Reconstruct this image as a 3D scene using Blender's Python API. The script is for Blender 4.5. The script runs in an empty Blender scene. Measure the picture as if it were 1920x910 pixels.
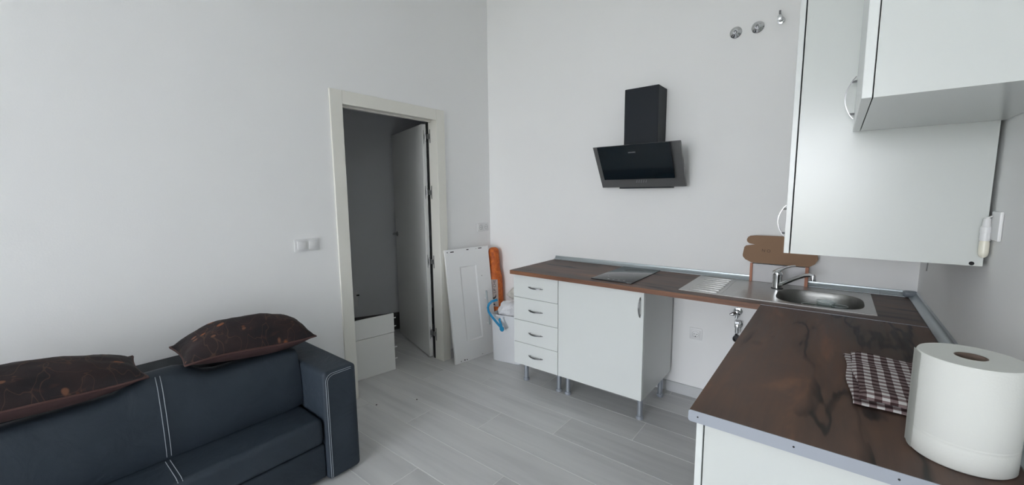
import bpy, bmesh, math, random
from mathutils import Vector, Matrix
random.seed(7)
S = bpy.context.scene
COL = S.collection
PI = math.pi

# ------------------------------------------------------------------ camera
def make_camera():
    f, yaw, pitch, roll = 765.2, -.6708, -.1185, -.0096
    loc = Vector((2.5873, -2.9268, 1.4357))
    cy, sy, cp, sp = math.cos(yaw), math.sin(yaw), math.cos(pitch), math.sin(pitch)
    F = Vector((sy*cp, cy*cp, sp)); R = Vector((cy, -sy, 0)); U = R.cross(F)
    c, s = math.cos(roll), math.sin(roll)
    R, U = c*R + s*U, c*U - s*R
    cam = bpy.data.cameras.new('camera')
    cam.sensor_width = 36; cam.lens = f/1920*36; cam.clip_start = .02; cam.clip_end = 300
    o = bpy.data.objects.new('camera', cam); COL.objects.link(o)
    m = Matrix((R, U, -F)).transposed().to_4x4(); m.translation = loc
    o.matrix_world = m
    S.camera = o
make_camera()

# ------------------------------------------------------------------ world, sun, exposure
SKY = 1.0
w = bpy.data.worlds.new('sky'); S.world = w; w.use_nodes = True
nt = w.node_tree; nt.nodes.clear()
out = nt.nodes.new('ShaderNodeOutputWorld'); bg = nt.nodes.new('ShaderNodeBackground')
tc = nt.nodes.new('ShaderNodeTexCoord'); sep = nt.nodes.new('ShaderNodeSeparateXYZ'); ramp = nt.nodes.new('ShaderNodeValToRGB')
ramp.color_ramp.elements[0].position = 0.0; ramp.color_ramp.elements[0].color = (.94, .96, 1, 1)
ramp.color_ramp.elements[1].position = 1.0; ramp.color_ramp.elements[1].color = (.67, .79, 1, 1)
nt.links.new(tc.outputs['Generated'], sep.inputs[0]); nt.links.new(sep.outputs['Z'], ramp.inputs[0])
nt.links.new(ramp.outputs[0], bg.inputs['Color']); bg.inputs['Strength'].default_value = SKY
nt.links.new(bg.outputs[0], out.inputs[0])
sun = bpy.data.lights.new('sun', 'SUN'); sun.energy = 1.5; sun.angle = .02; sun.color = (1, .95, .86)
so = bpy.data.objects.new('sun', sun); COL.objects.link(so)
so.rotation_euler = (math.radians(-48), 0, math.radians(20))      # from behind the building: lights the yard only
# window opening in the front wall (behind the camera): a light portal
WX0, WX1, WZ0, WZ1, YF = .70, 2.85, .04, 2.65, -8.4
pl = bpy.data.lights.new('window_portal', 'AREA'); pl.shape = 'RECTANGLE'; pl.size = WX1-WX0; pl.size_y = WZ1-WZ0
pl.cycles.is_portal = True
po = bpy.data.objects.new('window_portal', pl); COL.objects.link(po)
po.location = ((WX0+WX1)/2, YF-.1, (WZ0+WZ1)/2); po.rotation_euler = (PI/2, 0, PI)
po.rotation_euler = Vector((0, -1, 0)).to_track_quat('Z', 'Y').to_euler()   # light leaves along -Z = +Y, into the room
vs = S.view_settings
vs.view_transform = 'Standard'; vs.look = 'None'; vs.gamma = 1; vs.use_curve_mapping = False
vs.exposure = 4.06
S.cycles.max_bounces = 14; S.cycles.glossy_bounces = 10; S.cycles.diffuse_bounces = 8
S.cycles.use_denoising = True; S.cycles.transparent_max_bounces = 40
S.cycles.caustics_reflective = False; S.cycles.caustics_refractive = False
S.cycles.sample_clamp_indirect = 6

# ------------------------------------------------------------------ materials
def srgb(r, g, b):
    f = lambda v: (v/255/12.92 if v/255 <= .04045 else ((v/255+.055)/1.055)**2.4)
    return (f(r), f(g), f(b), 1)
class NT:
    def __init__(s, name):
        s.m = bpy.data.materials.new(name); s.m.use_nodes = True
        s.t = s.m.node_tree; s.b = s.t.nodes['Principled BSDF']
    def n(s, typ, **kw):
        n = s.t.nodes.new(typ)
        for k, v in kw.items():
            if k.startswith('_'): n.inputs[k[1:].replace('_', ' ')].default_value = v
            else: setattr(n, k, v)
        return n
    def l(s, a, b): s.t.links.new(a, b)
    def ramp(s, fac, stops):
        r = s.n('ShaderNodeValToRGB'); e = r.color_ramp.elements
        while len(e) < len(stops): e.new(.5)
        for k, (p, c) in zip(e, stops): k.position = p; k.color = c
        s.l(fac, r.inputs[0]); return r.outputs[0]
    def mix(s, fac, a, b, mode='MIX'):
        x = s.n('ShaderNodeMix', data_type='RGBA', blend_type=mode)
        for sock, v in ((x.inputs[0], fac), (x.inputs[6], a), (x.inputs[7], b)):
            if hasattr(v, 'links'): s.l(v, sock)
            else: sock.default_value = v
        return x.outputs[2]
    def math(s, op, a, b=0.0):
        x = s.n('ShaderNodeMath', operation=op)
        for sock, v in zip(x.inputs, (a, b)):
            if hasattr(v, 'links'): s.l(v, sock)
            else: sock.default_value = v
        return x.outputs[0]
    def coord(s, scale=(1, 1, 1), kind='Object', loc=(0, 0, 0)):
        c = s.n('ShaderNodeTexCoord'); mp = s.n('ShaderNodeMapping')
        mp.inputs['Scale'].default_value = scale; mp.inputs['Location'].default_value = loc
        if kind == 'World':
            g = s.n('ShaderNodeNewGeometry'); s.l(g.outputs['Position'], mp.inputs[0])
        else: s.l(c.outputs[kind], mp.inputs[0])
        return mp.outputs[0]
    def noise(s, vec, scale, detail=4, rough=.5, dist=0):
        x = s.n('ShaderNodeTexNoise'); s.l(vec, x.inputs['Vector'])
        x.inputs['Scale'].default_value = scale; x.inputs['Detail'].default_value = detail
        x.inputs['Roughness'].default_value = rough; x.inputs['Distortion'].default_value = dist
        return x.outputs[0]
    def bump(s, h, strength=.2, dist=.002):
        x = s.n('ShaderNodeBump'); x.inputs['Strength'].default_value = strength; x.inputs['Distance'].default_value = dist
        s.l(h, x.inputs['Height']); s.l(x.outputs[0], s.b.inputs['Normal'])
    def set(s, color=None, rough=None, metal=None, spec=None, **kw):
        for k, v in (('Base Color', color), ('Roughness', rough), ('Metallic', metal), ('Specular IOR Level', spec)):
            if v is None: continue
            if hasattr(v, 'links'): s.l(v, s.b.inputs[k])
            else: s.b.inputs[k].default_value = v
        return s
def simple(name, col, rough=.5, metal=0, var=.06, nscale=6, bump=0, bscale=80, spec=.5):
    k = NT(name); v = k.coord(kind='World')
    n = k.noise(v, nscale, 3)
    c2 = tuple(min(1, c*(1-var)) for c in col[:3]) + (1,)
    k.set(k.mix(n, col, c2), rough, metal, spec)
    if bump: k.bump(k.noise(v, bscale, 2), bump)
    return k.m
M = {}
M['wall'] = simple('white_wall_paint', (.885, .885, .88, 1), .9, var=.03, nscale=1.5, bump=.12, bscale=140, spec=.2)
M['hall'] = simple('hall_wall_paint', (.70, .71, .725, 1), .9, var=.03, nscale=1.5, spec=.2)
M['ceiling'] = simple('ceiling_paint', (.88, .88, .87, 1), .9, var=.02)
M['casing'] = simple('cream_door_lacquer', (.80, .785, .72, 1), .45, var=.03)
M['door'] = simple('white_door_lacquer', (.80, .80, .775, 1), .5, var=.03)
M['melamine'] = simple('white_melamine', (.625, .648, .628, 1), .22, var=.02, nscale=3)
M['melamine_front'] = simple('white_gloss_front', (.72, .745, .73, 1), .25, var=.02, nscale=3)
M['panel'] = simple('white_lacquer_panel', (.87, .87, .865, 1), .3, var=.02)
M['plastic_white'] = simple('white_plastic', (.78, .78, .78, 1), .35, var=.02)
M['plastic_bin'] = simple('white_bin_plastic', (.80, .81, .83, 1), .4, var=.03)
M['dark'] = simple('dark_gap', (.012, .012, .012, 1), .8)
M['black_plastic'] = simple('black_plastic', (.015, .015, .017, 1), .45)
M['chrome'] = simple('chrome', (.74, .75, .76, 1), .12, 1, var=.03)
M['satin_steel'] = simple('satin_handle_steel', (.26, .26, .265, 1), .3, .9, var=.05)
M['leg_steel'] = simple('silver_leg', (.50, .54, .60, 1), .35, .85, var=.05)
M['alu'] = simple('brushed_aluminium', (.35, .375, .42, 1), .45, .3, var=.04)
M['alu_trim'] = simple('grey_aluminium_trim', (.46, .51, .53, 1), .33, .75, var=.05)
M['trim_corner'] = simple('grey_plastic_corner', (.22, .25, .28, 1), .4)
M['hinge'] = simple('hinge_steel', (.42, .42, .42, 1), .4, .9, var=.1)
M['hood_metal'] = simple('hood_grey_metal', (.16, .162, .165, 1), .45, .3, var=.05)
M['hood_black'] = simple('hood_chimney_black', (.010, .014, .020, 1), .5, var=.05, spec=.25)
M['hood_glass'] = simple('hood_black_glass', (.006, .012, .017, 1), .08, var=.05)
M['hob'] = simple('hob_black_glass', (.015, .017, .020, 1), .12, var=.1)
M['logo'] = simple('grey_print', (.35, .36, .37, 1), .5)
M['ink'] = simple('black_print', (.02, .02, .025, 1), .6)
M['pencil'] = simple('pencil_mark', (.10, .065, .045, 1), .8)
M['cardboard'] = simple('brown_cardboard', (.30, .185, .115, 1), .85, var=.10, nscale=14)
M['card_edge'] = simple('copper_cardboard_edge', (.52, .24, .16, 1), .8, var=.1)
M['card_white'] = simple('white_cardboard', (.66, .65, .66, 1), .8, var=.04)
M['core'] = simple('brown_paper_core', (.20, .145, .115, 1), .9, var=.1)
M['orange'] = NT('orange_bag_fabric')
M['orange_label'] = simple('pale_label', (.78, .70, .66, 1), .7, var=.05)
M['blue'] = simple('blue_plastic', (.02, .27, .52, 1), .4, var=.08)
M['stitch'] = simple('pale_stitching', (.40, .44, .48, 1), .8)
M['bulb'] = simple('cream_bulb_glass', (.82, .79, .68, 1), .3, var=.04)
M['grout'] = simple('pale_grout', (.80, .80, .78, 1), .9, var=.06)
M['skirt'] = simple('grey_tile_skirting', (.60, .61, .62, 1), .5, var=.15, nscale=9)
M['dark_plinth'] = simple('dark_brown_plinth', (.09, .085, .085, 1), .7)
M['yard'] = simple('dry_grass_yard', (.36, .335, .26, 1), .95, var=.4, nscale=1.2)
M['crumb'] = simple('dark_crumb', (.03, .022, .018, 1), .9)
M['hole'] = simple('dark_drilled_hole', (.02, .02, .02, 1), .9)
M['window'] = simple('white_window_frame', (.75, .75, .75, 1), .4)

k = M['orange']; v = k.coord(kind='World')
k.set(k.ramp(k.noise(v, 30, 4, .6, .5), [(.3, (.36, .065, .012, 1)), (.7, (.70, .17, .02, 1))]), .65)
k.bump(k.noise(v, 160, 2), .3, .003); M['orange'] = k.m

k = NT('bagged_white_cloth'); v = k.coord(kind='World')
k.set(k.ramp(k.noise(v, 14, 4), [(.3, (.70, .70, .72, 1)), (.7, (.82, .82, .84, 1))]), .7)
k.bump(k.noise(v, 45, 5, .6, 1.0), .6, .012); M['cloth_white'] = k.m
k = NT('beige_cloth'); v = k.coord(kind='World')
k.set(k.ramp(k.noise(v, 16, 4), [(.3, (.52, .49, .44, 1)), (.7, (.72, .69, .64, 1))]), .9)
k.bump(k.noise(v, 50, 5, .6, 1.0), .7, .012); M['cloth_beige'] = k.m

# wood-effect worktop: brown with darker cracks and knots along the run
def wood(name, along):
    k = NT(name)
    st = (1, .28, 1) if along == 'y' else (.28, 1, 1)
    v = k.coord(st, 'World'); vf = k.coord((1, .06, 1) if along == 'y' else (.06, 1, 1), 'World')
    cloud = k.noise(v, 5.0, 5, .55, .6)
    base = k.ramp(cloud, [(.30, srgb(70, 54, 50)), (.46, srgb(90, 69, 60)), (.60, srgb(104, 76, 62)), (.74, srgb(146, 102, 74))])
    fine = k.noise(vf, 60, 3, .6)
    base = k.mix(.30, base, k.ramp(fine, [(.3, (.035, .022, .017, 1)), (.7, (.17, .105, .075, 1))]), 'MIX')
    # cracks: level lines of a stretched noise, broken up by a mask
    nz = k.noise(k.coord((1, .17, 1) if along == 'y' else (.17, 1, 1), 'World', (3.1, 1.7, 0)), 5.2, 4, .5, .25)
    d = k.math('ABSOLUTE', k.math('SUBTRACT', nz, .5))
    line = k.ramp(d, [(0.0, (1, 1, 1, 1)), (.010, (.9, .9, .9, 1)), (.022, (.22, .22, .22, 1)), (.075, (0, 0, 0, 1))])
    mask = k.ramp(k.noise(v, 4.2, 2, .5), [(.44, (0, 0, 0, 1)), (.50, (1, 1, 1, 1))])
    crack = k.mix(1.0, line, mask, 'MULTIPLY')
    col = k.mix(crack, base, (.010, .006, .005, 1))
    vor = k.n('ShaderNodeTexVoronoi'); vor.inputs['Scale'].default_value = 6.5
    k.l(k.coord((1, .6, 1) if along == 'y' else (.6, 1, 1), 'World', (.37, .21, 0)), vor.inputs['Vector'])
    knot = k.ramp(vor.outputs['Distance'], [(0.0, (1, 1, 1, 1)), (.05, (.55, .55, .55, 1)), (.16, (0, 0, 0, 1))])
    col = k.mix(k.math('MULTIPLY', knot, .75), col, (.022, .013, .010, 1))
    k.set(col, k.ramp(fine, [(.3, (.42, .42, .42, 1)), (.7, (.52, .52, .52, 1))]), spec=.35)
    k.bump(fine, .08, .001)
    return k.m
M['wood_y'] = wood('worktop_wood_across', 'y'); M['wood_x'] = wood('worktop_wood_along', 'x')
k = NT('worktop_edge_wood'); v = k.coord((.12, 1, 2), 'World')
k.set(k.ramp(k.noise(v, 12, 5, .6), [(.3, srgb(84, 55, 42)), (.52, srgb(124, 84, 62)), (.7, srgb(146, 101, 74))]), .5)
M['wood_edge'] = k.m

# grey wood-look floor tile, every tile with its own streaks
k = NT('grey_wood_look_tile'); oi = k.n('ShaderNodeObjectInfo')
g = k.n('ShaderNodeNewGeometry'); add = k.n('ShaderNodeVectorMath', operation='MULTIPLY_ADD')
cmb = k.n('ShaderNodeCombineXYZ'); r10 = k.math('MULTIPLY', oi.outputs['Random'], 37.0)
k.l(r10, cmb.inputs[0]); k.l(r10, cmb.inputs[1]); k.l(r10, cmb.inputs[2])
k.l(g.outputs['Position'], add.inputs[0]); add.inputs[1].default_value = (.6, 7, 1); k.l(cmb.outputs[0], add.inputs[2])
n1 = k.noise(add.outputs[0], 1.6, 5, .6, .3)
col = k.ramp(n1, [(.28, (.52, .52, .522, 1)), (.5, (.615, .613, .61, 1)), (.72, (.67, .668, .66, 1))])
tint = k.math('ADD', k.math('MULTIPLY', oi.outputs['Random'], .12), .92)
cc = k.n('ShaderNodeCombineColor')
for i in range(3): k.l(tint, cc.inputs[i])
k.set(k.mix(1.0, col, cc.outputs[0], 'MULTIPLY'), .42, spec=.35)
k.bump(k.noise(add.outputs[0], 9, 3), .04, .001); M['tile'] = k.m

k = NT('charcoal_blue_fabric'); v = k.coord(kind='World')
k.set(k.ramp(k.noise(v, 5, 5), [(.3, (.022, .032, .045, 1)), (.7, (.030, .041, .056, 1))]), .62, spec=.35)
big = k.noise(v, 7, 3, .5, 1.2)
fin = k.noise(v, 420, 1)
k.bump(k.math('ADD', k.math('MULTIPLY', big, 1.0), k.math('MULTIPLY', fin, .04)), .35, .02); M['sofa'] = k.m
M['sofa_dark'] = simple('dark_sofa_lining', (.012, .016, .021, 1), .8, var=.2)

# patterned cushion: dark brown ground, thin stems and orange flower heads
def pillow_mat():
    k = NT('brown_floral_cushion'); v = k.coord(kind='Object')
    base = k.ramp(k.noise(v, 6, 3), [(.38, (.013, .010, .012, 1)), (.66, (.026, .016, .016, 1))])
    wv = k.noise(k.coord((1.2, .5, 1)), 9, 3, .5, .8)
    stem = k.ramp(k.math('ABSOLUTE', k.math('SUBTRACT', wv, .5)), [(0, (1, 1, 1, 1)), (.012, (0, 0, 0, 1))])
    msk = k.ramp(k.noise(v, 7, 2), [(.45, (0, 0, 0, 1)), (.6, (1, 1, 1, 1))])
    col = k.mix(k.math('MULTIPLY', k.mix(1, stem, msk, 'MULTIPLY'), .55), base, (.12, .055, .035, 1))
    for sc, off, thr, cc_ in ((11, (0, 0, 0), .18, (.30, .095, .035, 1)), (16, (.4, .7, .2), .26, (.17, .075, .045, 1))):
        vo = k.n('ShaderNodeTexVoronoi'); vo.inputs['Scale'].default_value = sc; vo.inputs['Randomness'].default_value = .9
        k.l(k.coord((1.25, .8, .25), 'Object', off), vo.inputs['Vector'])
        dot = k.ramp(vo.outputs['Distance'], [(0, (1, 1, 1, 1)), (.10, (.9, .9, .9, 1)), (.15, (0, 0, 0, 1))])
        m2 = k.ramp(k.noise(k.coord((1, 1, 1), 'Object', off), 12, 1), [(thr, (0, 0, 0, 1)), (thr+.06, (1, 1, 1, 1))])
        col = k.mix(k.mix(1, dot, m2, 'MULTIPLY'), col, cc_)
    leafn = k.noise(k.coord((.9, 2.2, 1), 'Object', (1.3, .2, 0)), 9, 1, .5, .3)
    col = k.mix(k.math('MULTIPLY', k.ramp(k.math('ABSOLUTE', k.math('SUBTRACT', leafn, .52)), [(0, (1, 1, 1, 1)), (.016, (0, 0, 0, 1))]), .42), col, (.13, .07, .045, 1))
    k.set(col, .75, spec=.3); k.bump(k.noise(v, 9, 4, .5, 1), .4, .015)
    return k.m
M['pillow'] = pillow_mat()
M['piping'] = simple('maroon_piping', (.075, .032, .028, 1), .7, var=.2)
M['pillow_under'] = simple('maroon_cushion_back', (.062, .030, .030, 1), .8, var=.3, nscale=20)

# brushed stainless steel
k = NT('stainless_steel'); v = k.coord((3, 40, 40), 'World')
k.set(k.ramp(k.noise(v, 10, 3), [(.3, (.42, .42, .41, 1)), (.7, (.50, .50, .485, 1))]), .32, .9); M['steel'] = k.m
k = NT('stainless_bowl'); v = k.coord((3, 40, 40), 'World')
k.set(k.ramp(k.noise(v, 10, 3), [(.3, (.24, .24, .23, 1)), (.7, (.30, .30, .285, 1))]), .34, .9); M['steel_bowl'] = k.m

# paper roll
k = NT('white_tissue_paper'); v = k.coord(kind='World')
k.set((.70, .71, .675, 1), .9, spec=.2); vo = k.n('ShaderNodeTexVoronoi'); vo.inputs['Scale'].default_value = 260
k.l(v, vo.inputs['Vector']); k.bump(vo.outputs['Distance'], .12, .001); M['paper'] = k.m

# gingham: two stripe sets
k = NT('brown_gingham_cloth'); v = k.coord(kind='Object'); sp = k.n('ShaderNodeSeparateXYZ'); k.l(v, sp.inputs[0])
def stripe(sock, per, ph=0.0):
    a = k.math('FRACT', k.math('ADD', k.math('DIVIDE', sock, per), ph))
    return k.math('GREATER_THAN', a, .5)
zz = k.math('ADD', sp.outputs[1], k.math('MULTIPLY', sp.outputs[2], 1.0))
a = k.math('ADD', stripe(sp.outputs[0], .030, .1), stripe(zz, .026))
k.set(k.ramp(k.math('MULTIPLY', a, .5), [(.0, srgb(66, 48, 48)), (.5, srgb(128, 112, 112)), (1, srgb(206, 204, 202))]), .9, spec=.2)
k.b.inputs['Base Color'].links[0].from_node.color_ramp.interpolation = 'LINEAR'
k.bump(k.noise(v, 40, 3), .4, .004); M['gingham'] = k.m

k = NT('clear_glass'); k.t.nodes.remove(k.b)
tr = k.n('ShaderNodeBsdfTransparent'); tr.inputs[0].default_value = (.95, .97, .97, 1)
gs = k.n('ShaderNodeBsdfGlossy'); gs.inputs['Roughness'].default_value = .03
lw = k.n('ShaderNodeLayerWeight'); lw.inputs['Blend'].default_value = .12
mx = k.n('ShaderNodeMixShader'); k.l(k.math('MULTIPLY', lw.outputs['Fresnel'], .22), mx.inputs[0]); k.l(tr.outputs[0], mx.inputs[1]); k.l(gs.outputs[0], mx.inputs[2])
k.l(mx.outputs[0], k.t.nodes['Material Output'].inputs[0])
M['glass'] = k.m
M['glass_rim'] = simple('glass_rim_glint', (.85, .87, .87, 1), .15, var=.02)  # pale colour stands in for light caught along the clear rims

# ------------------------------------------------------------------ mesh helpers
WM = {}
def BM(): return bmesh.new()
def box(bm, x0, x1, y0, y1, z0, z1, bev=0, seg=2, mat=None):
    r = bmesh.ops.create_cube(bm, size=1)
    vs_ = r['verts']
    for q in vs_:
        q.co = Vector((x0+(q.co.x+.5)*(x1-x0), y0+(q.co.y+.5)*(y1-y0), z0+(q.co.z+.5)*(z1-z0)))
    if bev:
        es = list({e for q in vs_ for e in q.link_edges})
        r2 = bmesh.ops.bevel(bm, geom=es, offset=bev, segments=seg, profile=.5, affect='EDGES', clamp_overlap=True)
        vs_ = list({v for f in r2['faces'] for v in f.verts} | {v for v in vs_ if v.is_valid})
    if mat is not None:
        bmesh.ops.transform(bm, matrix=mat, verts=[v for v in vs_ if v.is_valid])
    return bm
def prism(bm, pts, axis, a, b, bev=0):
    """pts: 2D outline; axis 'x': pts are (y,z); 'y': (x,z); 'z': (x,y)"""
    def P(p, t): return {'x': (t, p[0], p[1]), 'y': (p[0], t, p[1]), 'z': (p[0], p[1], t)}[axis]
    A = [bm.verts.new(P(p, a)) for p in pts]; B = [bm.verts.new(P(p, b)) for p in pts]
    fs = [bm.faces.new(A), bm.faces.new(B[::-1])]
    n = len(pts)
    for i in range(n): fs.append(bm.faces.new((A[i], B[i], B[(i+1) % n], A[(i+1) % n])))
    bmesh.ops.recalc_face_normals(bm, faces=fs)
    if bev:
        es = list({e for f in fs for e in f.edges})
        bmesh.ops.bevel(bm, geom=es, offset=bev, segments=2, profile=.5, affect='EDGES')
    return bm
def tube(bm, pts, r, seg=10, caps=True, closed=False):
    pts = [Vector(p) for p in pts]; n = len(pts); rr = r if isinstance(r, (list, tuple)) else [r]*n
    rings = []; up = None
    for i, p in enumerate(pts):
        if closed: t = (pts[(i+1) % n]-pts[i-1]).normalized()
        else: t = (pts[min(i+1, n-1)]-pts[max(i-1, 0)]).normalized()
        if up is None:
            up = Vector((0, 0, 1)) if abs(t.z) < .9 else Vector((1, 0, 0))
        s = t.cross(up)
        s.normalize(); up = s.cross(t).normalized()
        rings.append([bm.verts.new(p + rr[i]*(math.cos(2*PI*j/seg)*s + math.sin(2*PI*j/seg)*up)) for j in range(seg)])
    m = n if closed else n-1
    for i in range(m):
        A, B = rings[i], rings[(i+1) % n]
        for j in range(seg): bm.faces.new((A[j], A[(j+1) % seg], B[(j+1) % seg], B[j]))
    if caps and not closed:
        bm.faces.new(rings[0][::-1]); bm.faces.new(rings[-1])
    return bm
def lathe(bm, prof, c=(0, 0, 0), axis='z', seg=32, cap=True):
    """prof: list of (radius, height) along the axis from c"""
    def P(r, h, a):
        u, v_ = r*math.cos(a), r*math.sin(a)
        q = {'z': (u, v_, h), 'y': (u, h, v_), 'x': (h, u, v_)}[axis]
        return (c[0]+q[0], c[1]+q[1], c[2]+q[2])
    rings = [[bm.verts.new(P(max(r, 1e-5), h, 2*PI*j/seg)) for j in range(seg)] for r, h in prof]
    fs = []
    for A, B in zip(rings, rings[1:]):
        for j in range(seg): fs.append(bm.faces.new((A[j], A[(j+1) % seg], B[(j+1) % seg], B[j])))
    if cap:
        fs.append(bm.faces.new(rings[0][::-1])); fs.append(bm.faces.new(rings[-1]))
    bmesh.ops.recalc_face_normals(bm, faces=fs)
    return bm
def arc(c, r, a0, a1, n): return [(c[0]+r*math.cos(a0+(a1-a0)*i/n), c[1]+r*math.sin(a0+(a1-a0)*i/n)) for i in range(n+1)]
def rrect(x0, x1, y0, y1, r, n=5):
    return (arc((x1-r, y1-r), r, 0, PI/2, n) + arc((x0+r, y1-r), r, PI/2, PI, n) + arc((x0+r, y0+r), r, PI, 1.5*PI, n) + arc((x1-r, y0+r), r, 1.5*PI, 2*PI, n))

def thing(name, loc=(0, 0, 0), rz=0):
    o = bpy.data.objects.new(name, None); COL.objects.link(o); o.empty_display_size = .05
    m = Matrix.Translation(loc) @ Matrix.Rotation(rz, 4, 'Z'); o.matrix_world = m; WM[o] = m
    return o
def tag(o, label=None, cat=None, group=None, kind=None):
    for a, b in (('label', label), ('category', cat), ('group', group), ('kind', kind)):
        if b: o[a] = b
    return o
def obj(name, bm, mat, parent=None, smooth=38, mw=None, origin=None):
    """link the mesh as ONE object; its coordinates are world coordinates (or local to mw)"""
    me = bpy.data.meshes.new(name); bm.normal_update(); bm.to_mesh(me); bm.free()
    if mw is not None: me.transform(mw)
    me.materials.append(M[mat] if isinstance(mat, str) else mat)
    if smooth:
        for p in me.polygons: p.use_smooth = True
        me.set_sharp_from_angle(angle=math.radians(smooth))
    o = bpy.data.objects.new(name, me); COL.objects.link(o)
    # origin at the base centre of the mesh
    xs = [v.co for v in me.vertices]
    lo = Vector([min(c[i] for c in xs) for i in range(3)]); hi = Vector([max(c[i] for c in xs) for i in range(3)])
    org = Vector(origin) if origin else Vector(((lo.x+hi.x)/2, (lo.y+hi.y)/2, lo.z))
    if parent is not None:
        inv = WM[parent].inverted(); o.parent = parent
        wm = Matrix.Translation(org)
        rot = WM[parent].to_3x3().to_4x4()
        wm = Matrix.Translation(org) @ rot
        me.transform(wm.inverted()); o.matrix_basis = inv @ wm; WM[o] = wm
    else:
        me.transform(Matrix.Translation(-org)); o.location = org; WM[o] = Matrix.Translation(org)
    return o
def struct(name, bm, mat, parent=None, **kw):
    o = obj(name, bm, mat, parent, **kw)
    if parent is None: o['kind'] = 'structure'
    return o
def text(name, body, size, mw, mat, parent, extrude=.0006, align='LEFT'):
    c = bpy.data.curves.new(name, 'FONT'); c.body = body; c.size = size; c.extrude = extrude; c.align_x = align
    t = bpy.data.objects.new(name, c); COL.objects.link(t)
    bpy.context.view_layer.update()
    me = bpy.data.meshes.new_from_object(t.evaluated_get(bpy.context.evaluated_depsgraph_get()))
    bpy.data.objects.remove(t); bpy.data.curves.remove(c)
    bm = BM(); bm.from_mesh(me); bpy.data.meshes.remove(me)
    return obj(name, bm, mat, parent, smooth=0, mw=mw)
def copy_tree(o, parent=None):
    c = o.copy(); COL.objects.link(c)
    if parent is not None: c.parent = parent
    for ch in list(o.children): copy_tree(ch, c)
    return c

# ------------------------------------------------------------------ the room shell
W = 2.9452; H = 3.45; T = .12; YB = YF
HX0, HX1, HY0, HY1 = -2.3, -T, -2.6, .25        # hall behind the doorway
DY0, DY1, DZ = -1.4557, -.6446, 2.036           # door opening

# floor slab with every tile on it
fl = struct('floor', box(BM(), -2.3, W+T, YB-T, HY1, -.12, -.0012), 'grout', smooth=0)
RW, TL = .2295, 1.2
tile_mesh = {}
def tile(x0, x1, y0, y1):
    g = .0018
    key = (round(x1-x0, 3), round(y1-y0, 3))
    if key not in tile_mesh:
        bm = BM(); hx, hy = (x1-x0)/2-g, (y1-y0)/2-g
        b = .0012
        lo = [bm.verts.new((sx*hx, sy*hy, -.002)) for sx, sy in ((-1, -1), (1, -1), (1, 1), (-1, 1))]
        hi = [bm.verts.new((sx*(hx-b), sy*(hy-b), 0)) for sx, sy in ((-1, -1), (1, -1), (1, 1), (-1, 1))]
        bm.faces.new(hi)
        for i in range(4): bm.faces.new((lo[i], lo[(i+1) % 4], hi[(i+1) % 4], hi[i]))
        me = bpy.data.meshes.new('tile'); bm.to_mesh(me); bm.free(); me.materials.append(M['tile']); tile_mesh[key] = me
    o = bpy.data.objects.new('tile', tile_mesh[key]); COL.objects.link(o); o.parent = fl
    o.location = Vector(((x0+x1)/2, (y0+y1)/2, 0)) - fl.location
for kx in range(-36, 6):
    ya, yb = -.5255 + RW*kx - 0, -.5255 + RW*(kx+1)
    row = -(kx+1)                                   # row 0 lies between y -.755 and -.5255
    off = .541 - .4*row
    ya_, yb_ = max(ya, YB), min(yb, HY1)
    if yb_-ya_ < .02: continue
    xmax = W if ya_ < -.005 else 0
    if ya_ < 0 < yb_: yb_ = 0 if False else yb_
    xmin = HX0 if ya_ > HY0 else 0
    i0 = math.floor((xmin-off)/TL)
    for i in range(i0, i0+6):
        a_, b_ = max(off+i*TL, xmin), min(off+(i+1)*TL, xmax)
        if b_-a_ > .02: tile(a_, b_, ya_, yb_)

bm = BM()
box(bm, -T, 0, YB-T, DY0-.018, -.006, H); box(bm, -T, 0, DY1+.018, HY1+T, -.006, H); box(bm, -T, 0, DY0-.018, DY1+.018, DZ+.018, H)
struct('wall_left', bm, 'wall', smooth=0)
struct('wall_back', box(BM(), 0, W+T, 0, T, -.006, H), 'wall', smooth=0)
struct('wall_right', box(BM(), W, W+T, YB-T, 0, -.006, H), 'wall', smooth=0)
bm = BM()
box(bm, 0, WX0, YB-T, YB, -.006, H); box(bm, WX1, W, YB-T, YB, -.006, H)
box(bm, WX0, WX1, YB-T, YB, WZ1, H); box(bm, WX0, WX1, YB-T, YB, -.006, WZ0)
struct('wall_front', bm, 'wall', smooth=0)
struct('ceiling', box(BM(), -2.42, W+T, YB-T, HY1+T, H, H+.25), 'ceiling', smooth=0)
bm = BM(); fw = .05
box(bm, WX0, WX0+fw, YB-.09, YB-.03, WZ0, WZ1); box(bm, WX1-fw, WX1, YB-.09, YB-.03, WZ0, WZ1)
box(bm, WX0+fw, WX1-fw, YB-.09, YB-.03, WZ1-fw, WZ1); box(bm, WX0+fw, WX1-fw, YB-.09, YB-.03, WZ0, WZ0+fw)
struct('window_1', bm, 'window', smooth=0)

# hall shell (dim room behind the doorway)
bm = BM()
box(bm, HX0-T, HX0, HY0-T, HY1+T, -.006, H); box(bm, HX0, -T, HY0-T, HY0, -.006, H); box(bm, HX0, -T, HY1, HY1+T, -.006, H)
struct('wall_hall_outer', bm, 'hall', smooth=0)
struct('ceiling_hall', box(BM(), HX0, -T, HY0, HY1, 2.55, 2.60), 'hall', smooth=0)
ha, hb = Vector((-1.02, -.36, 0)), Vector((-1.223, -.774, 0)); hd = (hb-ha).normalized(); hn = Vector((hd.y, -hd.x, 0))
if hn.x < 0: hn = -hn
p0, p1 = ha - hd*.62, ha + hd*2.0
q0, q1 = p0 - hn*.08, p1 - hn*.08
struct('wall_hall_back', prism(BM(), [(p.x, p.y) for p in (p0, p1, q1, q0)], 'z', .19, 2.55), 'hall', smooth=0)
r0, r1 = p0 - hn*.012, p1 - hn*.012
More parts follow.
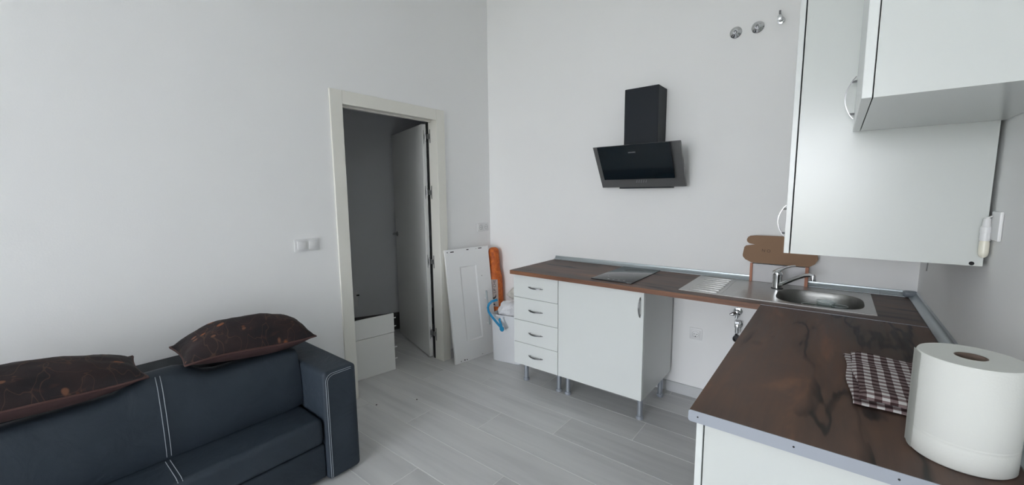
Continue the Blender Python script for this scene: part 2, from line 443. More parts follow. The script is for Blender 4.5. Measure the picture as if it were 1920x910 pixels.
struct('baseboard_hall', prism(BM(), [(p.x, p.y) for p in (r0, r1, q1, q0)], 'z', 0, .188), 'dark_plinth', smooth=0)

# skirting
bm = BM()
for xa, xb in ((.012, .80), (.803, 2.0), (2.003, W-.001)): box(bm, xa, xb, -.012, -.0005, .0, .077, .0015, 1)
struct('baseboard_back', bm, 'skirt', smooth=0)
bm = BM(); box(bm, .0005, .012, -.561, -.0005, 0, .077, .0015, 1); box(bm, .0005, .012, YB+.01, -1.54, 0, .077, .0015, 1)
struct('baseboard_left', bm, 'skirt', smooth=0)

# door: casing, jambs, open leaf
door = thing('door_1', (-.06, -1.05, 0)); door['kind'] = 'structure'
CO0, CO1, CH = -1.5357, -.5626, 2.118
bm = BM()
box(bm, .0005, .014, CO0, DY0+.004, 0, CH, .002, 1); box(bm, .0005, .014, DY1-.004, CO1, 0, CH, .002, 1)
box(bm, .0005, .014, DY0+.004, DY1-.004, DZ-.004, CH, .002, 1)
obj('door_casing', bm, 'casing', door)
bm = BM()
box(bm, -T-.004, .0, DY0-.017, DY0, 0, DZ); box(bm, -.094, .0, DY1, DY1+.017, 0, DZ)
box(bm, -T-.004, .0, DY0-.017, DY1+.017, DZ, DZ+.017)
box(bm, -.085, -.060, DY0, DY0+.010, 0, DZ); box(bm, -.085, -.060, DY0+.010, DY1, DZ-.010, DZ)
obj('door_jamb', bm, 'casing', door, smooth=0)
obj('hinge_gap_shade', box(BM(), -T-.002, -.0945, DY1+.006, DY1+.0175, 0, DZ), 'dark', door, smooth=0)  # black strip over the reveal, painted-in shade for the hinge-side gap
P0 = Vector((-.150, -.6655, 0)); ld = Vector((-.953, .303, 0)).normalized(); le = Vector((-ld.y, ld.x, 0))
if le.y < 0: le = -le
lm = Matrix((ld, le, Vector((0, 0, 1)))).transposed().to_4x4(); lm.translation = P0      # local x along the leaf, y through it
leaf = obj('door_leaf', box(BM(), 0, .79, 0, .035, .008, 2.02, .002, 1), 'door', door, mw=lm)
bm = BM()
for side in (-1, 1):
    yy = -.001 if side < 0 else .036
    lathe(bm, [(.024, 0), (.024, side*.006), (.011, side*.008), (.010, side*.045)], (.735, yy, 1.05), 'y', 16)
    tube(bm, [(.735, yy+side*.042, 1.05), (.70, yy+side*.045, 1.05), (.63, yy+side*.045, 1.052)], .008, 8)
obj('handle', bm, 'hinge', leaf, mw=lm)
for hz in (1.915, 1.455, .865, .225):
    bm = BM()
    box(bm, -.0025, 0, .010, .014, hz-.055, hz+.055, mat=lm)
    box(bm, -.0030, 0, .014, .032, hz-.02, hz+.02, mat=lm)
    lathe(bm, [(.0065, -.034), (.0065, .034)], (-.1285, -.6500, hz), 'z', 10)
    box(bm, -.082, -.072, DY1-.0025, DY1+.0005, hz-.055, hz+.055)
    box(bm, -.118, -.082, DY1-.0030, DY1+.0005, hz-.02, hz+.02)
    obj('hinge', bm, 'hinge', door, smooth=30)

# the yard outside the window
g = struct('ground_outside', box(BM(), -40, 40, -60, YB-T, -.3, -.12), 'yard', smooth=0)

# ------------------------------------------------------------------ kitchen base units
ZT, ZW = .882, .854        # worktop top and underside
YFR = -.592                # front face of the fronts
def bow_handle(p0, p1, out, width=.010, depth=.024, thick=.0032):
    """arched strip handle from p0 to p1 bowing along out"""
    p0, p1, out = Vector(p0), Vector(p1), Vector(out).normalized()
    d = (p1-p0); L = d.length; d.normalize(); s = d.cross(out)
    bm = BM(); n = 14; rows = []
    for i in range(n+1):
        t = i/n; h = depth*math.sin(PI*t)**.8 if 0 < t < 1 else 0
        c = p0 + d*L*t + out*(h+.001)
        wd = width*(.55+.45*math.sin(PI*t))
        rows.append([bm.verts.new(c+s*wd/2*a + out*thick*b) for a, b in ((-1, 0), (1, 0), (1, 1), (-1, 1))])
    for A, B in zip(rows, rows[1:]):
        for j in range(4): bm.faces.new((A[j], A[(j+1) % 4], B[(j+1) % 4], B[j]))
    bm.faces.new(rows[0][::-1]); bm.faces.new(rows[-1])
    bmesh.ops.recalc_face_normals(bm, faces=bm.faces)
    for t in (.12, .88):
        c = p0 + d*L*t
        tube(bm, [c, c+out*depth*.52], .0035, 8)
    return bm
def leg_set(t, pts, z1, first=None):
    base = None
    for x, y in pts:
        if base is None:
            base = obj('leg', lathe(BM(), [(.0195, .020), (.0165, .022), (.0165, z1-.012), (.024, z1-.010), (.024, z1)], (x, y, 0), 'z', 20), 'leg_steel', t)
            obj('foot', lathe(BM(), [(.022, 0), (.0225, .004), (.0215, .018), (.019, .0205)], (x, y, 0), 'z', 20), 'alu', base)
            bx, by = x, y
        else:
            c = copy_tree(base, t); c.location = base.location + Vector((x-bx, y-by, 0))

def carcass(x0, x1, y0, y1, z0, z1, t=.016):
    bm = BM()
    box(bm, x0, x0+t, y0, y1, z0, z1); box(bm, x1-t, x1, y0, y1, z0, z1)
    box(bm, x0+t, x1-t, y0, y1, z0, z0+t); box(bm, x0+t, x1-t, y0, y1, z1-t, z1); box(bm, x0+t, x1-t, y1-.004, y1, z0+t, z1-t)
    return bm
# drawer unit
X0, X1, X2 = .7455, 1.1325, 1.7310
du = tag(thing('drawer_unit', ((X0+X1)/2, -.31, 0)), 'white four-drawer base unit on silver legs at the left end of the worktop', 'cabinet')
obj('carcass', carcass(X0, X1-.001, YFR+.019, -.040, .165, ZW-.001), 'melamine', du, smooth=0)
zs = [.165, .337, .508, .680, .8515]
for z0, z1 in zip(zs, zs[1:]):
    d = obj('drawer', box(BM(), X0+.001, X1-.002, YFR, YFR+.018, z0+.0012, z1-.0012, .0012, 1), 'melamine_front', du)
    zc = (z0+z1)/2 + .002
    h = obj('handle', bow_handle((.882, YFR, zc), (1.006, YFR, zc-.002), (0, -1, 0)), 'satin_steel', d)
leg_set(du, [(.785, -.49), (1.083, -.494), (.785, -.13), (1.083, -.13)], .165)
# door unit
bu = tag(thing('base_cabinet', ((X1+X2)/2, -.31, 0)), 'white single-door base unit on silver legs under the black hob', 'cabinet')
obj('carcass', carcass(X1+.001, X2, YFR+.019, -.040, .165, ZW-.001), 'melamine', bu, smooth=0)
d = obj('door', box(BM(), X1+.002, X2-.001, YFR, YFR+.018, .166, .8505, .0012, 1), 'melamine_front', bu)
obj('handle', bow_handle((1.7085, YFR, .692), (1.7085, YFR, .816), (0, -1, 0)), 'satin_steel', d)
leg_set(bu, [(1.160, -.496), (1.689, -.499), (1.160, -.13), (1.693, -.129)], .165)
# unit under the near end of the right-hand run: its door faces the room, its white side faces the window
YC1, YC0 = -1.854, -1.254
cu = tag(thing('end_cabinet', (2.65, -1.55, 0)), 'white base unit under the aluminium-edged end of the nearer worktop', 'cabinet')
bm = BM(); t_ = .016
box(bm, 2.3605, W-.012, YC1, YC1+t_, .15, ZW-.001); box(bm, 2.3605, W-.012, YC0-t_, YC0, .15, ZW-.001)
box(bm, 2.3605, W-.012, YC1+t_, YC0-t_, .15, .166); box(bm, W-.016, W-.012, YC1+t_, YC0-t_, .166, ZW-.001)
box(bm, 2.3605, W-.016, YC1+t_, YC0-t_, ZW-.017, ZW-.001)
obj('carcass', bm, 'melamine', cu, smooth=0)
d = obj('door', box(BM(), 2.3405, 2.3570, YC1-.001, YC0-.001, .152, .8505, .0012, 1), 'melamine_front', cu)
obj('handle', bow_handle((2.3405, YC0-.05, .69), (2.3405, YC0-.05, .81), (-1, 0, 0)), 'satin_steel', d)
leg_set(cu, [(2.42, YC1+.06), (2.42, YC0-.06), (2.87, YC1+.06), (2.87, YC0-.06)], .15)

# ------------------------------------------------------------------ worktops
XL, XR, YN, DW = .7400, 2.3258, -1.8735, -.6283
SX0, SX1, SY0, SY1 = 1.912, 2.762, -.548, -.060     # sink deck
BX0, BX1, BY0, BY1 = 2.364, 2.726, -.520, -.158     # bowl
def slab(outer, hole, z0, z1):
    """slab between z0 and z1 with a rectangular hole"""
    bm = BM(); x0, x1, y0, y1 = outer; a0, a1, b0, b1 = hole
    xs, ys = [x0, a0, a1, x1], [y0, b0, b1, y1]
    for i in range(3):
        for j in range(3):
            if i == 1 and j == 1: continue
            box(bm, xs[i], xs[i+1], ys[j], ys[j+1], z0, z1)
    bmesh.ops.remove_doubles(bm, verts=bm.verts, dist=1e-5)
    dead = [f for f in bm.faces if any(all(abs((v.co-f.calc_center_median()).length) < 9 for v in g.verts) and g is not f and (g.calc_center_median()-f.calc_center_median()).length < 1e-5 for g in bm.faces)]
    bmesh.ops.delete(bm, geom=dead, context='FACES')
    return bm
wb = tag(thing('back_worktop', ((XL+W)/2, -.31, ZW)), 'long brown wood-effect worktop along the hood wall', 'worktop')
obj('board', slab((XL, W-.001, DW+.0015, -.001), (BX0-.006, BX1+.006, BY0-.006, BY1+.006), ZW, ZT), 'wood_x', wb, smooth=0)
bm = BM(); box(bm, XL, XR-.001, DW, DW+.0014, ZW, ZT-.0006)
obj('front_edge', bm, 'wood_edge', wb, smooth=0)
wr = tag(thing('side_worktop', ((XR+W)/2, -1.25, ZW)), 'nearer brown wood-effect worktop along the right wall holding the paper roll', 'worktop')
obj('board', box(BM(), XR, W-.001, YN+.0025, DW-.003, ZW, ZT, .0008, 1), 'wood_y', wr, smooth=0)
obj('joint_strip', box(BM(), XR, W-.034, DW-.0028, DW-.0002, ZW, ZT+.0015), 'alu', wr, smooth=0)
st = obj('end_strip', prism(BM(), rrect(XR-.0015, W-.004, ZW-.001, ZT+.0012, .006, 4), 'y', YN, YN+.002), 'alu', wr, smooth=30)
for sx in (2.347, 2.548, 2.72, 2.90):
    obj('screw', lathe(BM(), [(.0021, 0), (.0021, -.0008), (.001, -.0009)], (sx, YN-.00005, ZT-.013), 'y', 12), 'hole', st)

# aluminium upstands
def cove(s):   # quarter-round concave profile (distance from wall, height)
    pts = [(.0005, .0005), (.034, .0005), (.034, .004)]
    for i in range(7):
        a = i/6*PI/2
        pts.append((.034-.026*math.sin(a)**1.0*1.0, .004+.024*(1-math.cos(a))))
    pts += [(.0005, .030)]
    return pts
up = tag(thing('back_upstand', (1.8, -.02, ZT)), 'grey aluminium upstand strip along the back of the long worktop', 'upstand')
obj('strip', prism(BM(), [(-a, ZT+b) for a, b in cove(0)], 'x', XL+.002, 2.80), 'alu_trim', up, smooth=40)
obj('strip', prism(BM(), [(-a, ZT+b) for a, b in cove(0)], 'x', 2.8015, W-.045), 'alu_trim', up, smooth=40)
cn = obj('corner_piece', box(BM(), W-.055, W-.001, -.040, -.0008, ZT+.0006, ZT+.0335, .010, 3), 'trim_corner', up)
upr = tag(thing('side_upstand', (W-.02, -1.0, ZT)), 'grey aluminium upstand strip along the right wall behind the paper roll', 'upstand')
obj('strip', prism(BM(), [(W-a, ZT+b) for a, b in cove(0)], 'y', YN+.004, -.042), 'alu_trim', upr, smooth=40)

# hob
hb_ = tag(thing('induction_hob', (1.5, -.3, ZT)), 'black glass hob set into the long worktop under the hood', 'hob')
obj('glass_plate', box(BM(), 1.366, 1.640, -.565, -.045, ZT+.0005, ZT+.0065, .0012, 2), 'hob', hb_)
for i in range(4): obj('touch_button', lathe(BM(), [(.007, 0), (.007, .0004)], (1.47+.035*i, -.525, ZT+.0066), 'z', 14), 'logo', hb_)
for i, (cx_, cy_, rr_) in enumerate(((1.503, -.40, .085), (1.503, -.17, .07))):
    bm = BM(); tube(bm, [(cx_+rr_*math.cos(a), cy_+rr_*math.sin(a), ZT+.0064) for a in [2*PI*j/40 for j in range(40)]], .0007, 4, closed=True)
    obj('zone_ring', bm, 'logo', hb_)

# sink
sk = tag(thing('kitchen_sink', (2.33, -.3, ZT)), 'stainless steel inset sink with ribbed drainer and single bowl', 'sink')
bm = BM(); N = 48
def sup(cx, cy, a, b, n, t):
    c, s = math.cos(t), math.sin(t)
    return (cx + a*math.copysign(abs(c)**(2/n), c), cy + b*math.copysign(abs(s)**(2/n), s))
bcx, bcy, ba, bb = (BX0+BX1)/2, (BY0+BY1)/2, (BX1-BX0)/2, (BY1-BY0)/2
zd = ZT+.0035
# deck around the bowl: ring from bowl rim to a rectangle on the right half, plus the drainer plate
rx0, rx1, ry0, ry1 = 2.30, SX1, SY0, SY1
ring_in = [bm.verts.new((*sup(bcx, bcy, ba, bb, 3.2, 2*PI*j/N), zd)) for j in range(N)]
def rect_hit(t):
    c, s = math.cos(t), math.sin(t)
    x1_ = (rx1-bcx if c > 0 else bcx-rx0)/max(abs(c), 1e-6); y1_ = (ry1-bcy if s > 0 else bcy-ry0)/max(abs(s), 1e-6)
    q = min(x1_, y1_); return (bcx+c*q, bcy+s*q)
ring_out = [bm.verts.new((*rect_hit(2*PI*j/N+.0001), zd)) for j in range(N)]
for cxn, cyn in ((rx0, ry0), (rx1, ry0), (rx1, ry1), (rx0, ry1)):   # snap the nearest ring vertex to each corner
    k_ = min(ring_out, key=lambda v_: (v_.co.x-cxn)**2+(v_.co.y-cyn)**2); k_.co.x, k_.co.y = cxn, cyn
for j in range(N): bm.faces.new((ring_in[j], ring_out[j], ring_out[(j+1) % N], ring_in[(j+1) % N]))
q = [bm.verts.new(p) for p in ((SX0, SY0, zd), (rx0, SY0, zd), (rx0, SY1, zd), (SX0, SY1, zd))]; bm.faces.new(q)
# outer lip down to the worktop
lip = [(SX0, SY0), (SX1, SY0), (SX1, SY1), (SX0, SY1)]
for i in range(4):
    (a0, b0), (a1, b1) = lip[i], lip[(i+1) % 4]
    bm.faces.new([bm.verts.new(p) for p in ((a0, b0, zd), (a0, b0, ZT+.0003), (a1, b1, ZT+.0003), (a1, b1, zd))])
obj('deck', bm, 'steel', sk, smooth=25)
bm = BM(); rings = []
zb = .745
for a_, z_ in ((1.0, zd), (.985, zd-.006), (.965, zd-.03), (.93, zd-.09), (.88, zb+.018), (.80, zb+.004), (.60, zb), (.12, zb-.002)):
    rings.append([bm.verts.new((*sup(bcx, bcy, ba*a_, bb*a_, 3.2 if a_ > .7 else 2.4, 2*PI*j/N), z_)) for j in range(N)])
for A, B in zip(rings, rings[1:]):
    for j in range(N): bm.faces.new((A[j], A[(j+1) % N], B[(j+1) % N], B[j]))
bm.faces.new(rings[-1][::-1])
obj('bowl', bm, 'steel_bowl', sk, smooth=60)
obj('drain_strainer', lathe(BM(), [(.040, zb), (.040, zb+.003), (.030, zb+.004), (.028, zb-.001)], (bcx+.03, bcy-.03, 0), 'z', 28), 'chrome', sk)
for i in range(8):
    y_ = -.495 + i*.0565
    bm = BM(); n = 10
    prism(bm, rrect(1.955, 2.108, y_-.011, y_+.011, .010, 4), 'z', zd-.0005, zd+.0022, 0)
    obj('drainer_rib', bm, 'steel', sk, smooth=20)
obj('drainer_end', prism(BM(), rrect(2.118, 2.128, -.51, -.085, .004, 3), 'z', zd-.0005, zd+.0012), 'steel', sk)

# mixer tap
FX, FY = 2.352, -.200
fc = tag(thing('mixer_tap', (FX, FY, zd)), 'chrome single-lever mixer tap standing on the sink', 'tap')
obj('base_ring', lathe(BM(), [(.030, 0), (.030, .003), (.026, .005)], (FX, FY, zd), 'z', 28), 'black_plastic', fc)
obj('body', lathe(BM(), [(.0245, .004), (.0245, .070), (.0255, .074), (.0255, .088), (.024, .094), (.018, .103), (.006, .108), (.0, .109)], (FX, FY, zd), 'z', 28), 'chrome', fc)
obj('spout', tube(BM(), [(FX+.005, FY-.008, zd+.022), (FX+.03, FY-.022, zd+.038), (FX+.085, FY-.052, zd+.076), (FX+.130, FY-.075, zd+.103), (FX+.152, FY-.086, zd+.108), (FX+.166, FY-.093, zd+.105)],
                  [.012, .0115, .0105, .010, .010, .010], 14), 'chrome', fc, smooth=60)
obj('aerator', lathe(BM(), [(.012, -.002), (.0135, -.020), (.0135, -.030), (.010, -.031)], (FX+.164, FY-.092, zd+.110), 'z', 20), 'chrome', fc)
obj('lever', tube(BM(), [(FX-.022, FY+.008, zd+.090), (FX, FY, zd+.103), (FX+.035, FY-.012, zd+.126), (FX+.062, FY-.022, zd+.138), (FX+.080, FY-.028, zd+.142)], [.010, .012, .007, .005, .0045], 10), 'chrome', fc, smooth=60)

# three glasses in the bowl
def tumbler(r, h):
    bm = BM()
    return lathe(bm, [(.0001, .0), (r*.84, 0), (r*.86, .004), (r, h-.001), (r-.0008, h), (r-.0022, h-.001), (r*.84-.002, .009), (.0001, .008)], (0, 0, 0), 'z', 30, cap=False)
for (gx, gy, r, h, lab) in ((2.577, -.322, .040, .127, 'tall clear drinking glass standing in the sink bowl'),
                            (2.508, -.262, .036, .086, 'small clear glass in the sink bowl on the tap side'),
                            (2.636, -.215, .036, .086, 'small clear glass in the sink bowl on the right wall side')):
    bm = tumbler(r, h)
    o = obj('drinking_glass', bm, 'glass', smooth=50, mw=Matrix.Translation((gx, gy, zb+.0008)))
    tag(o, lab, 'glass', 'glasses in the sink bowl')
    obj('rim', tube(BM(), [(gx+(r-.0008)*math.cos(2*PI*j/36), gy+(r-.0008)*math.sin(2*PI*j/36), zb+.0008+h) for j in range(36)], .0016, 6, closed=True), 'glass_rim', o)

# cardboard packaging standing behind the sink
cb = tag(thing('cardboard_box', (2.34, -.06, ZT)), 'opened brown cardboard box with white inside standing behind the sink', 'box')
oc = [(2.198, 1.001), (2.163, 1.018), (2.149, 1.035), (2.148, 1.048), (2.155, 1.095), (2.164, 1.104), (2.212, 1.1135), (2.180, 1.119), (2.168, 1.130), (2.166, 1.143), (2.172, 1.157), (2.184, 1.166), (2.216, 1.170),
      (2.300, 1.171), (2.430, 1.172), (2.470, 1.160), (2.480, 1.135), (2.470, 1.118), (2.452, 1.112), (2.508, 1.098), (2.519, 1.085), (2.527, 1.050), (2.514, 1.020), (2.487, 1.000)]
yb0 = -.052
obj('flap', prism(BM(), oc, 'y', yb0-.002, yb0+.002), 'cardboard', cb, smooth=0)
obj('back_panel', box(BM(), 2.2035, 2.476, yb0-.0015, yb0+.0015, ZT+.004, .998), 'card_white', cb, smooth=0)
for xs_ in ((2.1925, 2.2065), (2.471, 2.487)):
    obj('side_flap', box(BM(), xs_[0], xs_[1], yb0-.012, yb0+.002, ZT+.004, .9985, .001, 1), 'card_edge', cb, smooth=0)
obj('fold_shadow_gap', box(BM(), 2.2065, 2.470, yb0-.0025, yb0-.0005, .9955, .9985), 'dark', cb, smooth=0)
text('handwriting', 'N O', .040, Matrix.Translation((2.248, yb0-.0022, 1.072)) @ Matrix.Rotation(PI/2, 4, 'X') @ Matrix.Rotation(-.05, 4, 'Z') @ Matrix.Scale(.62, 4), 'pencil', cb, .0002)

# ------------------------------------------------------------------ wall units
YT0, YT1, ZF, XF = -1.149, -.549, 1.2115, 2.4463
tc_ = tag(thing('tall_wall_cabinet', (2.7, -.85, ZF)), 'tall white wall unit hanging over the sink, its plain side toward the window', 'cabinet')
ZTOP = 2.34
def wall_box(x0, x1, y0, y1, z0, z1, t=.016):
    bm = BM()
    box(bm, x0, x1, y0, y0+t, z0, z1); box(bm, x0, x1, y1-t, y1, z0, z1)
    box(bm, x0, x1, y0+t, y1-t, z0, z0+t); box(bm, x0, x1, y0+t, y1-t, z1-t, z1); box(bm, x1-.004, x1, y0+t, y1-t, z0+t, z1-t)
    return bm
obj('carcass', wall_box(XF+.0205, W-.011, YT0, YT1, ZF, ZTOP), 'melamine', tc_, smooth=0)
d = obj('door', box(BM(), XF, XF+.0165, YT0-.001, YT1, ZF, ZTOP, .001, 1), 'melamine_front', tc_)
obj('handle', bow_handle((XF, -1.115, 1.268), (XF, -1.115, 1.386), (-1, 0, 0)), 'satin_steel', d)
obj('hole_cap', lathe(BM(), [(.0058, 0), (.0058, -.0008), (.003, -.0012)], (2.912, YT0, 1.2185), 'y', 16), 'hole', tc_)
obj('cable_end', tube(BM(), [(2.895, -.585, ZF+.002), (2.896, -.587, 1.165), (2.892, -.60, 1.108)], .0022, 6), 'hinge', tc_)
YS0, YS1, ZS, XS = -1.769, -1.1515, 1.628, 2.6132
sc_ = tag(thing('short_wall_cabinet', (2.78, -1.46, ZS)), 'shorter white wall unit nearest the window with grey underside showing', 'cabinet')
obj('carcass', wall_box(XS+.0195, W-.002, YS0, YS1, ZS, ZTOP), 'melamine', sc_, smooth=0)
d = obj('door', box(BM(), XS, XS+.0175, YS0-.001, YS1, ZS, ZTOP, .001, 1), 'melamine_front', sc_)
obj('handle', bow_handle((XS, -1.19, 1.664), (XS, -1.19, 1.796), (-1, 0, 0)), 'satin_steel', d)

# ------------------------------------------------------------------ range hood
hd_ = tag(thing('range_hood', (1.5, -.1, 1.475)), 'black inclined range hood with chimney on the white wall', 'hood')
obj('chimney', box(BM(), 1.398, 1.630, -.165, -.001, 1.70, 2.137, .002, 1), 'hood_black', hd_, smooth=30)
A_, B_ = Vector((-.25, 1.757)), Vector((-.08, 1.475))
obj('front_frame', prism(BM(), [(B_.x+.020, 1.477), (B_.x, B_.y), (A_.x, A_.y), (A_.x+.022, A_.y+.002)], 'x', 1.203, 1.801, .0012), 'hood_metal', hd_, smooth=20)
obj('body', prism(BM(), [(-.001, 1.467), (B_.x+.012, 1.467), (B_.x+.012, 1.485), (A_.x+.03, A_.y-.02), (-.12, 1.705), (-.001, 1.705)], 'x', 1.33, 1.70, .001), 'hood_black', hd_, smooth=20)
dv = (B_-A_).normalized(); dn = Vector((-dv.y, dv.x));
if dn.x > 0: dn = -dn
hm = Matrix(((1, 0, 0), (0, dv.x, dv.y), (0, dn.x, dn.y))).transposed().to_4x4(); hm.translation = (1.2, A_.x, A_.y)   # x along, y down the slope, z outward
gl = obj('glass_panel', box(BM(), .052, .548, -.012, .245, .028, .034, .0012, 2), 'hood_glass', hd_, mw=hm, smooth=20)
obj('panel_support', box(BM(), .10, .50, .02, .21, 0.0005, .028), 'black_plastic', hd_, mw=hm, smooth=0)
bm = BM()
for i in range(5):
    x_ = .270 + i*.0165
    prism(bm, [(x_, .292), (x_+.0035, .292), (x_+.0105, .270), (x_+.007, .270)], 'z', .0005, .0018)
obj('control_buttons', bm, 'logo', hd_, mw=hm, smooth=0)
flip = Matrix.Diagonal((1, -1, 1, 1))
text('lettering', 'cecotec', .0165, hm @ Matrix.Translation((.268, .046, .0342)) @ Matrix.Rotation(PI, 4, 'X') @ Matrix.Diagonal((1, 1, -1, 1)), 'logo', gl, .0002)

# ------------------------------------------------------------------ pipe fittings
def escutcheon(name, x, z, label, group=None, r=.034):
    t = tag(thing(name, (x, 0, z)), label, 'pipe fitting', group)
    obj('cover_disc', lathe(BM(), [(r, -.0008), (r, -.003), (r*.86, -.008), (r*.45, -.012), (r*.40, -.014)], (x, 0, z), 'y', 28), 'chrome', t)
    obj('pipe_plug', lathe(BM(), [(.010, -.011), (.010, -.022), (.006, -.024)], (x, 0, z), 'y', 6), 'satin_steel', t)
    return t
escutcheon('pipe_rosette', 2.034, 2.406, 'chrome pipe rosette high on the wall, farther from the hanging units', 'capped pipes high on the wall')
escutcheon('pipe_rosette', 2.150, 2.409, 'chrome pipe rosette high on the wall, next to the stop valve', 'capped pipes high on the wall')
def angle_valve(x, z, label, lever=True, d=1.0):
    t = tag(thing('stop_valve', (x, 0, z)), label, 'valve')
    obj('wall_rose', lathe(BM(), [(.026*d, -.0008), (.025*d, -.005), (.012*d, -.009)], (x, 0, z), 'y', 24), 'chrome', t)
    obj('valve_body', lathe(BM(), [(.011, -.008), (.011, -.042), (.014, -.043), (.014, -.062), (.009, -.064)], (x, 0, z), 'y', 14), 'chrome', t)
    return t
v = angle_valve(2.266, 2.417, 'chrome stop valve sticking out of the wall beside the tall wall unit', d=.8)
obj('lever', tube(BM(), [(2.266, -.030, 2.425), (2.262, -.034, 2.448), (2.262, -.036, 2.462)], .0055, 8), 'satin_steel', v)
v = angle_valve(2.133, .667, 'upper chrome angle valve on the wall under the long worktop')
obj('outlet', tube(BM(), [(2.133, -.045, .667), (2.133, -.045, .640), (2.131, -.046, .628)], .009, 10), 'chrome', v)
obj('lever', tube(BM(), [(2.133, -.060, .667), (2.115, -.068, .660), (2.096, -.072, .655)], [.010, .012, .005], 10), 'chrome', v)
v = angle_valve(2.140, .580, 'lower chrome angle valve with hex nut under the long worktop')
obj('hex_nut', lathe(BM(), [(.020, .598), (.020, .612)], (2.140, -.048, 0), 'z', 6), 'chrome', v)
obj('outlet', lathe(BM(), [(.014, .536), (.014, .598)], (2.140, -.048, 0), 'z', 16), 'chrome', v)
dr = tag(thing('drain_stub', (2.135, 0, .487)), 'black drain pipe stub on the wall below the angle valves', 'pipe')
obj('pipe', lathe(BM(), [(.022, -.0008), (.022, -.03), (.018, -.03), (.018, -.006)], (2.135, 0, .487), 'y', 24), 'black_plastic', dr)
obj('clip', box(BM(), 2.125, 2.137, -.028, -.004, .508, .518, .002, 1), 'black_plastic', dr)

# ------------------------------------------------------------------ sockets and switches
def socket_insert(t, m, inset=True):
    obj('socket_face', lathe(BM(), [(.0225, .0115), (.0225, .012), (.0205, .0125), (.0195, .0035), (.0001, .0032)], (0, 0, 0), 'z', 28, cap=False), 'plastic_white', t, mw=m)
    bm = BM()
    for s_ in (-1, 1): lathe(bm, [(.0026, .0034), (.0026, .0042)], (s_*.0095, 0, 0), 'z', 10)
    obj('pin_hole', bm, 'hole', t, mw=m)
    bm = BM()
    for s_ in (-1, 1): box(bm, -.003, .003, s_*.0172-.0018, s_*.0172+.0018, .0032, .0095)
    obj('earth_clip', bm, 'hinge', t, mw=m)
def frame_plate(bm, x0, x1, y0, y1, holes, rad=True):
    outer = rrect(x0, x1, y0, y1, .003, 3)
    return outer
mB = Matrix.Translation((1.883, 0, .462)) @ Matrix.Rotation(PI/2, 4, 'X')      # back wall: local x right, y up, z out
s1 = tag(thing('wall_socket', (1.883, 0, .462)), 'single white wall socket under the long worktop', 'socket')
obj('frame', prism(BM(), rrect(-.041, .041, -.041, .041, .004), 'z', .0006, .0065, .0012), 'plastic_white', s1, mw=mB)
obj('insert', prism(BM(), rrect(-.0275, .0275, -.0275, .0275, .003), 'z', .006, .0112, .0010), 'plastic_white', s1, mw=mB)
obj('socket_well', lathe(BM(), [(.0218, .0113), (.0218, .0118), (.0198, .0118), (.0198, .0113)], (0, 0, 0), 'z', 28, cap=False), 'hinge', s1, mw=mB)
bm = BM()
for s_ in (-1, 1): lathe(bm, [(.0028, .0114), (.0028, .0119)], (s_*.0095, 0, 0), 'z', 10)
lathe(bm, [(.0036, .0114), (.0036, .0121)], (0, -.0165, 0), 'z', 10)
obj('pin_hole', bm, 'hole', s1, mw=mB)
obj('hanging_tab', box(BM(), -.007, .007, .031, .037, .0066, .0078), 'plastic_white', s1, mw=mB)
mL = Matrix.Rotation(PI/2, 4, 'Z') @ Matrix.Rotation(PI/2, 4, 'X')             # left wall: local x -> +y, y -> z, z -> +x
def dbl_frame(t, m):
    obj('frame', prism(BM(), rrect(-.0775, .0775, -.039, .039, .004), 'z', .0006, .0075, .0015), 'plastic_white', t, mw=m)
ss = tag(thing('double_socket', (0, -.108, 1.131)), 'double white wall socket in the corner above the leaning panel', 'socket')
m = Matrix.Translation((0, -.108, 1.131)) @ mL; dbl_frame(ss, m)
for s_ in (-1, 1):
    ms = m @ Matrix.Translation((s_*.0355, 0, 0))
    f_ = obj('socket_insert', prism(BM(), rrect(-.0275, .0275, -.0275, .0275, .003), 'z', .007, .0112, .001), 'plastic_white', ss, mw=ms)
    obj('socket_well', lathe(BM(), [(.0215, .0113), (.0215, .0118), (.0185, .0118), (.0185, .0113)], (0, 0, 0), 'z', 26, cap=False), 'hinge', f_, mw=ms)
    bm = BM(); 
    for q_ in (-1, 1): lathe(bm, [(.003, .0113), (.003, .0119)], (q_*.0085, 0, 0), 'z', 10)
    obj('pin_hole', bm, 'hole', f_, mw=ms)
sw = tag(thing('double_switch', (0, -1.736, 1.131)), 'double white light switch on the wall between sofa and door', 'switch')
m = Matrix.Translation((0, -1.736, 1.131)) @ mL; dbl_frame(sw, m)
for s_ in (-1, 1):
    obj('rocker', box(BM(), -.0265, .0265, -.0265, .0265, .007, .0125, .0015, 2), 'plastic_white', sw, mw=m @ Matrix.Translation((s_*.0355, 0, 0)) @ Matrix.Rotation(.05*s_, 4, 'X'))
# hall switch plate
hp_ = ha + hd*.435
hs = tag(thing('hall_switch', (hp_.x, hp_.y, .38)), 'pale switch plate low on the dim hall wall beside the door casing', 'switch')
hz_ = Matrix((hd, Vector((0, 0, 1)), hn)).transposed().to_4x4(); hz_.translation = (hp_.x, hp_.y, .385)
obj('plate', box(BM(), -.042, .042, -.078, .078, .0006, .012, .002, 1), 'plastic_white', hs, mw=hz_)
obj('toggle', box(BM(), -.058, -.030, .034, .044, .006, .030, .002, 1), 'dark', hs, mw=hz_)

